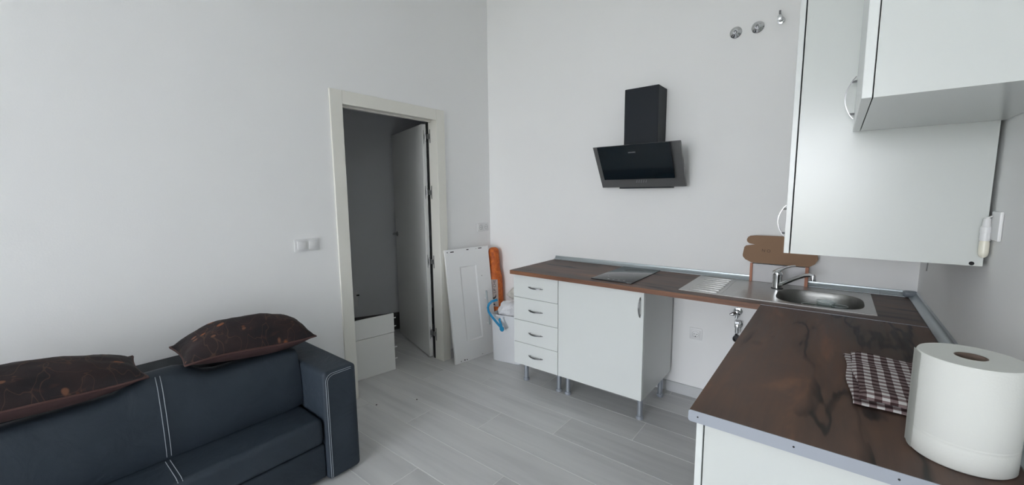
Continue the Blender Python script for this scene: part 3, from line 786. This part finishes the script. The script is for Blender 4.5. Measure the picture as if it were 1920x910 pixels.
# junction plate and hanging bulb holder on the right wall
jp = tag(thing('wall_plate', (W, -1.205, 1.335)), 'blank white wall plate on the right wall beside the tall wall unit', 'plate')
obj('cover', box(BM(), W-.009, W-.0006, -1.240, -1.165, 1.293, 1.374, .003, 2), 'plastic_white', jp)
lh = tag(thing('hanging_bulb', (2.926, -1.175, 1.335)), 'white lamp holder with a cream tubular bulb hanging against the tall wall unit', 'lamp')
lx, ly = 2.9285, -1.168
obj('cable', tube(BM(), [(W-.004, -1.185, 1.352), (2.938, -1.18, 1.362), (lx, ly, 1.354)], .0024, 8), 'plastic_white', lh)
obj('holder', lathe(BM(), [(.0045, 1.356), (.008, 1.352), (.009, 1.332), (.0122, 1.328), (.0122, 1.312)], (lx, ly, 0), 'z', 24), 'plastic_white', lh)
obj('threaded_collar', lathe(BM(), [(.0108, 1.312)] + [(.0108+.0010*(i % 2), 1.312-.0033*i) for i in range(8)], (lx, ly, 0), 'z', 24), 'plastic_white', lh)
obj('bulb', lathe(BM(), [(.009, 1.290), (.0108, 1.283), (.0108, 1.255), (.009, 1.245), (.0045, 1.240), (.0001, 1.2395)], (lx, ly, 0), 'z', 24, cap=False), 'bulb', lh)

# ------------------------------------------------------------------ things on the near worktop
RX, RY, RR, RH = 2.8227, -1.7219, .0800, .2156
pr = tag(thing('paper_roll', (RX, RY, ZT)), 'large white paper towel roll standing on the nearer worktop', 'paper roll')
bm = BM()
prof = [(.0245, .0015), (RR-.003, .0008), (RR, .004), (RR, .046), (RR-.0007, .0485), (RR, .051), (RR, .0535), (RR-.0005, .055), (RR, .0565), (RR, RH-.004), (RR-.002, RH), (.052, RH-.0006), (.0245, RH)]
lathe(bm, prof, (RX, RY, ZT), 'z', 96, cap=False)
obj('paper', bm, 'paper', pr, smooth=50)
obj('core', lathe(BM(), [(.0245, .0012), (.0245, RH-.0004), (.0225, RH-.0004), (.0225, .0012)], (RX, RY, ZT), 'z', 40, cap=False), 'core', pr)
bm = BM(); rows = []
for i in range(13):
    a = math.radians(172+i*2.4); rr_ = RR+.0006+.0014*(i < 1)+.0005*(i < 2)
    rows.append([bm.verts.new((RX+rr_*math.cos(a), RY+rr_*math.sin(a), ZT+h_)) for h_ in (.003, .07, .14, RH-.002)])
for A, B in zip(rows, rows[1:]):
    for j in range(3): bm.faces.new((A[j], B[j], B[j+1], A[j+1]))
bmesh.ops.solidify(bm, geom=bm.faces[:], thickness=.0005)
obj('loose_end', bm, 'paper', pr, smooth=60)

tw = tag(thing('folded_towel', (2.74, -1.38, ZT)), 'brown and white gingham kitchen towel folded on the nearer worktop', 'towel')
def cloth_layer(x0, x1, y0, y1, z0, h, seed, sk_=0.0):
    """folded cloth pad with rounded fold along the front (y0) and wavy top"""
    rnd = random.Random(seed); bm = BM(); nx, ny = 14, 24
    ph = [rnd.random()*6 for _ in range(6)]
    def pt(i, j, top):
        u, v_ = i/nx, j/ny
        x = x0+(x1-x0)*u + sk_*(v_) + .004*math.sin(9*v_+ph[0]); y = y0+(y1-y0)*v_ + .003*math.sin(8*u+ph[1])
        e = min(1, min(u, 1-u)*nx/1.2, min(v_, 1-v_)*ny/1.2)
        ro = math.sqrt(max(0, 1-(1-e)**2))
        wob = .0025*math.sin(14*v_+ph[2])*math.sin(5*u+ph[3]) + .0015*math.sin(23*v_+ph[4]+4*u)
        zc = z0+h/2
        return (x, y, zc + (h/2*(.35+.65*ro)+wob*(e > .5)) * (1 if top else -1) if top else zc-(h/2*(.35+.65*ro)))
    G = {(i, j, t): bm.verts.new(pt(i, j, t)) for i in range(nx+1) for j in range(ny+1) for t in (0, 1)}
    for i in range(nx):
        for j in range(ny):
            bm.faces.new((G[i, j, 1], G[i+1, j, 1], G[i+1, j+1, 1], G[i, j+1, 1])); bm.faces.new((G[i, j, 0], G[i, j+1, 0], G[i+1, j+1, 0], G[i+1, j, 0]))
    per = [(i, 0) for i in range(nx)] + [(nx, j) for j in range(ny)] + [(i, ny) for i in range(nx, 0, -1)] + [(0, j) for j in range(ny, 0, -1)]
    for a, b in zip(per, per[1:]+per[:1]): bm.faces.new((G[(*a, 0)], G[(*b, 0)], G[(*b, 1)], G[(*a, 1)]))
    return bm
obj('lower_fold', cloth_layer(2.652, 2.858, -1.592, -1.195, ZT+.0005, .013, 1, -.012), 'gingham', tw, smooth=60, mw=None)
obj('upper_fold', cloth_layer(2.668, 2.862, -1.583, -1.212, ZT+.0125, .017, 2, -.014), 'gingham', tw, smooth=60)

# ------------------------------------------------------------------ leaning appliance door, bin, bag in the corner
BL = Vector((.151, -.635, .001)); uu = Vector((.155, .988, 0)).normalized(); TLp = Vector((.030, -.616, .971)); vv = (TLp-BL).normalized(); nn = uu.cross(vv)
bmx = Matrix((uu, vv, nn)).transposed().to_4x4(); bmx.translation = BL
PW, PH, PT = .468, .975, .018
lp = tag(thing('leaning_panel', (.17, -.42, 0)), 'white appliance door panel with recessed centre leaning on the corner wall', 'panel')
rx0_, rx1_, ry0_, ry1_ = .135, .315, .165, .818
bm = BM()
def ringq(a, b, za, zb_):
    A = [bm.verts.new((*p, za)) for p in a]; B = [bm.verts.new((*p, zb_)) for p in b]
    for i in range(4): bm.faces.new((A[i], A[(i+1) % 4], B[(i+1) % 4], B[i]))
rc = lambda x0, x1, y0, y1: [(x0, y0), (x1, y0), (x1, y1), (x0, y1)]
o_ = rc(0, PW, 0, PH); i1 = rc(rx0_, rx1_, ry0_, ry1_); i2 = rc(rx0_+.012, rx1_-.012, ry0_+.012, ry1_-.012)
ringq(o_, i1, 0, 0); ringq(i1, i2, 0, -.006); bm.faces.new([bm.verts.new((*p, -.006)) for p in i2])
ringq(o_, o_, -PT, 0); bm.faces.new([bm.verts.new((*p, -PT)) for p in o_[::-1]])
bmesh.ops.remove_doubles(bm, verts=bm.verts, dist=1e-5); bmesh.ops.recalc_face_normals(bm, faces=bm.faces)
obj('board', bm, 'panel', lp, mw=bmx, smooth=20)
for (a, b, c_, d_) in ((.052, .088, .950, .958), (.222, .246, .956, .963), (.352, .392, .957, .964)):
    obj('hinge_slot', box(BM(), a, b, c_, d_, .0002, .0012), 'hole', lp, mw=bmx, smooth=0)
for a, b, r_ in ((.022, .954, .005), (.33, .960, .003), (.365, .712, .0035), (.056, .014, .004), (.095, .016, .006), (.118, .013, .005), (.290, .018, .003)): obj('screw_hole', lathe(BM(), [(r_, .0002), (r_, .0010)], (a, b, 0), 'z', 10), 'hole', lp, mw=bmx, smooth=0)
hbar = obj('handle', tube(BM(), [(.374, .575, .032), (.379, .266, .032)], .0075, 10), 'alu_trim', lp, mw=bmx)
for y_ in (.505, .278): obj('standoff', tube(BM(), [(.376, y_, .0005), (.376, y_, .028)], .006, 8), 'plastic_white', hbar, mw=bmx)

# bin
bc = Matrix.Translation((.443, -.235, 0)) @ Matrix.Rotation(math.atan2(.052, .271), 4, 'Z')
bn = tag(thing('plastic_bin', (.443, -.235, 0)), 'white plastic bin between the leaning panel and the drawer unit', 'bin')
bm = BM(); lay = []
for z_, gx_, gy_ in ((0.0, .128, .105), (.008, .136, .113), (.40, .1425, .119), (.412, .146, .1225), (.418, .145, .1215), (.412, .141, .1175), (.05, .132, .109)):
    lay.append([bm.verts.new((*p, z_)) for p in rrect(-gx_, gx_, -gy_, gy_, .025, 5)])
for A, B in zip(lay, lay[1:]):
    n = len(A)
    for j in range(n): bm.faces.new((A[j], A[(j+1) % n], B[(j+1) % n], B[j]))
bm.faces.new(lay[0][::-1]); bm.faces.new(lay[-1])
obj('tub', bm, 'plastic_bin', bn, mw=bc, smooth=40)
def heap(rx, ry, rz, seed, amp=.12, sub=4):
    bm = BM(); bmesh.ops.create_icosphere(bm, subdivisions=sub, radius=1)
    from mathutils import noise
    for q in bm.verts:
        n_ = q.co.copy(); f_ = 1 + amp*noise.noise(n_*1.6+Vector((seed, 0, 0))) + amp*.7*noise.noise(n_*3.6+Vector((0, seed, 0))) + amp*.35*abs(noise.noise(n_*8+Vector((0, 0, seed))))
        q.co = Vector((n_.x*rx*f_, n_.y*ry*f_, n_.z*rz*f_))
    return bm
c1 = tag(obj('crumpled_cloth', heap(.118, .085, .085, 2.0, .16), 'cloth_white', mw=Matrix.Translation((.442, -.245, .435)) @ Matrix.Rotation(.19, 4, 'Z'), smooth=80), 'crumpled white cloth filling the white bin', 'cloth')
c2 = tag(obj('crumpled_cloth', heap(.125, .062, .058, 5.0, .2), 'cloth_beige', mw=Matrix.Translation((.490, -.170, .585)) @ Matrix.Rotation(-.25, 4, 'Y'), smooth=80), 'off-white cloth heaped on top of the white one in the bin', 'cloth')
# orange bag
ob = tag(thing('orange_bag', (.14, -.078, 0)), 'tall orange tubular bag with pale label standing in the room corner', 'bag')
prof = [(.030, .004), (.058, .010), (.066, .06), (.066, .25), (.068, .42), (.071, .55), (.070, .66), (.060, .715), (.0505, .76), (.052, .82), (.050, .88), (.047, .915), (.040, .932), (.024, .941), (.0001, .944)]
bm = BM(); lathe(bm, prof, (0, 0, 0), 'z', 28, cap=True)
from mathutils import noise as mnoise
for q in bm.verts:
    f_ = 1 + .10*mnoise.noise(Vector((q.co.x*14, q.co.y*14, q.co.z*9)))
    q.co.x *= f_; q.co.y *= f_
    # the bag leans: axis shifts toward the left wall with height
    q.co.x += .150 - .040*(q.co.z/.944); q.co.y += -.080
obj('sack', bm, 'orange', ob, smooth=60)
# label wrapped on the bag's camera side
def bag_pt(a, z, off=.0025):
    import bisect
    for (r0, z0), (r1, z1) in zip(prof, prof[1:]):
        if z0 <= z <= z1: r = r0+(r1-r0)*(z-z0)/(z1-z0); break
    r = r*1.035+off
    return Vector((.150-.040*(z/.944)+r*math.cos(a), -.080+r*math.sin(a), z))
bm = BM(); rows = []
A0, A1 = math.radians(-105), math.radians(-32)
for i in range(11):
    rows.append([bm.verts.new(bag_pt(A0+(A1-A0)*i/10, z_)) for z_ in (.40, .45, .50, .55, .60, .655)])
for A, B in zip(rows, rows[1:]):
    for j in range(5): bm.faces.new((A[j], B[j], B[j+1], A[j+1]))
bmesh.ops.solidify(bm, geom=bm.faces[:], thickness=.001)
lab = obj('label', bm, 'orange_label', ob, smooth=60)
def on_label(bm):    # bend flat art (x along the height, y across) onto the bag
    for q in bm.verts:
        z_ = .40 + q.co.x; a = A0 + (A1-A0)*(.5 - q.co.y/.105)
        q.co = bag_pt(a, z_, .0038 + q.co.z)
    return bm
def label_text(body, x, y, size):
    c = bpy.data.curves.new('t', 'FONT'); c.body = body; c.size = size; c.resolution_u = 3
    t = bpy.data.objects.new('t', c); COL.objects.link(t); bpy.context.view_layer.update()
    me = bpy.data.meshes.new_from_object(t.evaluated_get(bpy.context.evaluated_depsgraph_get()))
    bpy.data.objects.remove(t); bpy.data.curves.remove(c)
    bm = BM(); bm.from_mesh(me); bpy.data.meshes.remove(me)
    for q in bm.verts: q.co = Vector((q.co.x+x, q.co.y+y, 0))
    bmesh.ops.subdivide_edges(bm, edges=[e for e in bm.edges if e.calc_length() > .01], cuts=2)
    obj('lettering', on_label(bm), 'ink', lab, smooth=0)
label_text('UDEN', .128, .010, .036)
label_text('UP CHE', .128, -.030, .036)
bm = BM()      # crescent opening upward
ou = [(.102-.030*math.cos(t), .0+.030*math.sin(t)) for t in [(-1.95+3.9*i/20) for i in range(21)]]
inn = [(.112-.0245*math.cos(t), .0+.0245*math.sin(t)) for t in [(-2.2+4.4*i/20) for i in range(21)]]
A = [bm.verts.new((*p, 0)) for p in ou]; B = [bm.verts.new((*p, 0)) for p in inn]
for i in range(20): bm.faces.new((A[i], A[i+1], B[i+1], B[i]))
obj('moon_emblem', on_label(bm), 'ink', lab, smooth=0)
bm = BM()
a_ = [bm.verts.new(p) for p in ((.020, .030, 0), (.048, -.002, 0), (.045, .020, 0), (.030, .034, 0))]; bm.faces.new(a_)
a_ = [bm.verts.new(p) for p in ((.014, .012, 0), (.016, -.016, 0), (.030, -.012, 0), (.024, .004, 0))]; bm.faces.new(a_)
obj('small_emblem', on_label(bm), 'ink', lab, smooth=0)
# blue strap with hook over the bin rim
yb_ = -.425
bs = tag(thing('blue_hook_strap', (.40, yb_, .33)), 'bright blue plastic strap with hooked end hanging over the bin', 'strap')
def flat_strip(pts, wd, th):
    bm = BM(); rows = []
    P_ = [Vector(p) for p in pts]
    for i, p in enumerate(P_):
        t = (P_[min(i+1, len(P_)-1)]-P_[max(i-1, 0)]).normalized(); s = t.cross(Vector((0, 1, 0))).normalized()
        rows.append([bm.verts.new(p+s*wd/2*a + Vector((0, th/2*b, 0))) for a, b in ((-1, -1), (1, -1), (1, 1), (-1, 1))])
    for A, B in zip(rows, rows[1:]):
        for j in range(4): bm.faces.new((A[j], A[(j+1) % 4], B[(j+1) % 4], B[j]))
    bm.faces.new(rows[0][::-1]); bm.faces.new(rows[-1]); bmesh.ops.recalc_face_normals(bm, faces=bm.faces)
    return bm
obj('strap', flat_strip([(.372, -.345, .540), (.345, -.385, .530), (.330, -.405, .508), (.328, yb_+.008, .482), (.342, yb_, .452), (.378, yb_, .414), (.428, yb_, .374), (.478, yb_, .338)], .021, .006), 'blue', bs, smooth=60)
obj('end_disc', lathe(BM(), [(.021, -.005), (.023, 0), (.021, .005)], (.486, yb_, .328), 'y', 24), 'blue', bs)
obj('hook', flat_strip([(.486, yb_-.002, .340), (.481, yb_-.002, .364), (.468, yb_-.002, .386), (.463, yb_-.002, .400), (.472, yb_-.002, .413)], .017, .006), 'blue', bs, smooth=60)

# ------------------------------------------------------------------ drawer fronts standing in the doorway
CP = Vector((-.187, -.997, 0)); cd = Vector((-.17, -.985, 0)).normalized(); cm_ = Vector((-cd.y, cd.x, 0))
if cm_.x < 0: cm_ = -cm_
chm = Matrix((cd, -cm_, Vector((0, 0, 1)))).transposed().to_4x4(); chm.translation = CP      # x toward the near jamb, y backward
cht = tag(thing('flatpack_drawers', (-.25, -1.2, 0)), 'small white two-drawer carcass with dowels showing, standing in the doorway', 'drawers')
bm = BM(); box(bm, .0005, .015, .017, .055, .001, .440); box(bm, .385, .40, .017, .055, .001, .440); box(bm, .015, .385, .017, .055, .001, .016)
obj('carcass', bm, 'door', cht, mw=chm, smooth=0)
f1 = obj('drawer_front', box(BM(), 0, .40, 0, .016, .001, .3185, .001, 1), 'door', cht, mw=chm, smooth=0)
f2 = obj('drawer_front', box(BM(), -.003, .40, 0, .016, .3225, .478, .001, 1), 'door', cht, mw=chm, smooth=0)
for f_, zz_ in ((f1, .094), (f1, .190), (f2, .368), (f2, .437)):
    obj('dowel', lathe(BM(), [(.0045, -.022), (.0045, 0)], (0, .008, zz_), 'x', 10), 'plastic_white', f_, mw=chm)

# ------------------------------------------------------------------ sofa
SX, SZ = .690, .576
sf = tag(thing('sofa', (.36, -2.9, 0)), 'charcoal blue fabric sofa with white stitching along the left wall', 'sofa')
AY0, AY1 = -2.020, -1.846
SYL = -3.98          # inner face of the far arm, out of the picture
def soft(x0, x1, y0, y1, z0, z1, r, seg=5, bulge=None, cuts=0, seed=0, amp=0):
    bm = BM(); box(bm, x0, x1, y0, y1, z0, z1, r, seg)
    if cuts:
        bmesh.ops.subdivide_edges(bm, edges=[e for e in bm.edges if e.calc_length() > .12], cuts=cuts, use_grid_fill=True)
    if amp:
        for q in bm.verts:
            n_ = mnoise.noise(q.co*5+Vector((seed, seed, 0)))
            q.co += Vector((amp*n_, 0, amp*.6*n_))
    return bm
def arm(y0, y1, name):
    a = obj('armrest', soft(.012, SX, y0, y1, .012, SZ, .022, 5, cuts=4, seed=1, amp=.003), 'sofa', sf, smooth=60)
    # double pale stitch line following the front face outline
    for off in (.006, .015):
        pts = [(SX-off*.9, y0-.0008, .02)]
        zt_ = SZ
        for i in range(7):
            pts.append((SX-off*.9, y0+.012*(i == 6), .06 + (zt_-.10)*i/6))
        pts = [(SX+.0006, y0+.004+off, .02), (SX+.0012, y0+.004+off, .30), (SX+.0012, y0+.004+off, zt_-.055)]
        for i in range(6):
            t = i/5*PI/2; pts.append((SX+.0006, y0+.004+off+.035*(1-math.cos(t)), zt_-.050+(.050-.004-off)*math.sin(t)))
        pts += [(SX+.0006, y1-.03, zt_-.004-off)]
        obj('stitching', tube(BM(), pts, .0011, 5), 'stitch', a)
    return a
arm(AY0, AY1, 'r')
obj('armrest', soft(.012, SX, SYL-.174, SYL, .012, SZ, .022, 4), 'sofa', sf, smooth=60)
obj('base', soft(.03, SX-.022, SYL+.001, AY0-.001, .03, .207, .012, 3), 'sofa', sf, smooth=60)
obj('seat_cushion', soft(.30, SX-.012, SYL+.003, AY0-.003, .208, .343, .030, 5, cuts=6, seed=3, amp=.004), 'sofa', sf, smooth=60)
obj('back_frame', soft(.012, .315, SYL+.002, AY0-.002, .20, .645, .030, 4), 'sofa_dark', sf, smooth=60)
# back cushion: slightly raked slab
bm = BM()
yA, yB_ = SYL+.004, AY0-.004
pr2 = [(.320, .346), (.462, .346), (.470, .375), (.468, .45), (.458, .55), (.442, .64), (.428, .682), (.408, .702), (.375, .708), (.335, .700), (.322, .66)]
rows = []
ny = 40
for j in range(ny+1):
    y_ = yA+(yB_-yA)*j/ny
    e = min(j, ny-j); k_ = 0 if e == 0 else 1
    sh = .010 if e == 0 else 0
    def ss_(a, b, q): q = min(1, max(0, (q-a)/(b-a))); return q*q*(3-2*q)
    sag = .058*ss_(-2.50, -2.38, y_) + .050*(1-ss_(-2.72, -2.60, y_))
    row = []
    cx_ = .39
    for a_, b_ in pr2:
        n_ = mnoise.noise(Vector((a_*5, y_*4, b_*6)))*.006
        row.append(bm.verts.new((a_+(cx_-a_)*sh*6+n_, y_, b_+(.52-b_)*sh*3-sag*max(0, (b_-.6)/.1))))
    rows.append(row)
for A, B in zip(rows, rows[1:]):
    for j in range(len(A)): bm.faces.new((A[j], B[j], B[(j+1) % len(A)], A[(j+1) % len(A)]))
bm.faces.new(rows[0]); bm.faces.new(rows[-1][::-1]); bmesh.ops.recalc_face_normals(bm, faces=bm.faces)
bk = obj('back_cushion', bm, 'sofa', sf, smooth=70)
def back_x(z_):
    for (a0, z0), (a1, z1) in zip(pr2[1:], pr2[2:8]):
        if z0 <= z_ <= z1: return a0+(a1-a0)*(z_-z0)/(z1-z0)
    return .42
for ys_ in (-2.585, -2.570):
    pts = [(back_x(z_)+.0055, ys_-.0*(z_), z_) for z_ in [.36+.335*i/12 for i in range(13)]]
    obj('stitching', tube(BM(), pts, .0012, 5), 'stitch', bk)
    obj('stitching', tube(BM(), [(.48, ys_-.008, .3475), (.56, ys_-.008, .3475), (.64, ys_-.008, .3465), (.665, ys_-.008, .338)], .0012, 5), 'stitch', sf)

# cushions lying on the sofa back
def cushion(name, Lx, Ly, up_h, dn_h, mw, label, seed, skew=0):
    t = tag(thing(name, mw.translation), label, 'cushion', 'patterned cushions on the sofa back')
    n = 32
    def outline(u, v_):     # square with gently drawn-in sides and eared corners
        k1 = 1-.05*(1-v_**2); k2 = 1-.05*(1-u**2)
        return u*Lx/2*k1, v_*Ly/2*k2
    def rimz(u, v_): return .014*math.sin(v_*2.2+seed)
    def hgt(u, v_): return ((1-abs(u)**2.2)**.62)*((1-abs(v_)**2.4)**.60)
    for s_, nm, mt in ((1, 'cover', 'pillow'), (-1, 'underside', 'pillow_under')):
        bm = BM(); G = {}
        f = lambda q: math.sin(q*PI/2)
        for i in range(n+1):
            for j in range(n+1):
                u, v_ = f(-1+2*i/n), f(-1+2*j/n); x, y = outline(u, v_)
                g_ = hgt(u, v_); h = g_*(up_h if s_ > 0 else dn_h)
                if s_ > 0: h *= 1 + skew*v_ + .10*mnoise.noise(Vector((u*1.3+seed, v_*1.6, 1))); h += .006*mnoise.noise(Vector((u*4+seed, v_*5, s_)))*min(1, g_*3)
                # bulges outward beyond its own seam
                x *= 1 + .03*g_*(1-g_)*4*.6; y *= 1 + .02*g_*(1-g_)*4*.6
                G[i, j] = bm.verts.new((x, y, rimz(u, v_)+s_*h))
        for i in range(n):
            for j in range(n):
                q = (G[i, j], G[i+1, j], G[i+1, j+1], G[i, j+1]); bm.faces.new(q if s_ > 0 else q[::-1])
        obj_l(nm, bm, mt, t, mw)
    L_ = [-1+2*i/n for i in range(n)]
    per = [(u, -1) for u in L_]+[(1, v_) for v_ in L_]+[(-u, 1) for u in L_]+[(-1, -v_) for v_ in L_]
    bm = tube(BM(), [(*outline(u, v_), rimz(u, v_)) for u, v_ in per], .0045, 8, closed=True)
    obj_l('piping', bm, 'piping', t, mw)
    return t
def obj_l(name, bm, mt, t, mw):
    """part whose own axes follow mw, so its pattern lies along the cushion"""
    me = bpy.data.meshes.new(name); bm.to_mesh(me); bm.free(); me.materials.append(M[mt])
    for p in me.polygons: p.use_smooth = True
    o = bpy.data.objects.new(name, me); COL.objects.link(o); o.parent = t
    o.matrix_basis = WM[t].inverted() @ mw; WM[o] = mw
    return o
def cmw(loc, tilt, yaw, roll=0): return Matrix.Translation(loc) @ Matrix.Rotation(yaw, 4, 'Z') @ Matrix.Rotation(tilt, 4, 'Y') @ Matrix.Rotation(roll, 4, 'X')
cushion('sofa_cushion', .28, .55, .128, .074, cmw((.338, -2.215, .722), .05, -.03, .0), 'brown patterned cushion lying on the sofa back against the armrest by the door', 3.0, .16)
cushion('sofa_cushion', .29, .64, .108, .074, cmw((.345, -2.935, .738), .05, .0, .03), 'brown patterned cushion on the sofa back farther from the door, cut by the picture edge', 9.0, -.06)

# crumbs on the floor
for (x_, y_, lab_) in ((.358, -1.214, 'tiny dark crumb on the grey floor out from the doorway'), (.195, -1.43, 'tiny dark crumb on the grey floor beside the sofa arm')):
    bm = BM(); bmesh.ops.create_icosphere(bm, subdivisions=1, radius=.006)
    for q in bm.verts: q.co.z = max(q.co.z*.5, -.002)+.002
    tag(obj('floor_crumb', bm, 'crumb', mw=Matrix.Translation((x_, y_, .0002))), lab_, 'crumb')
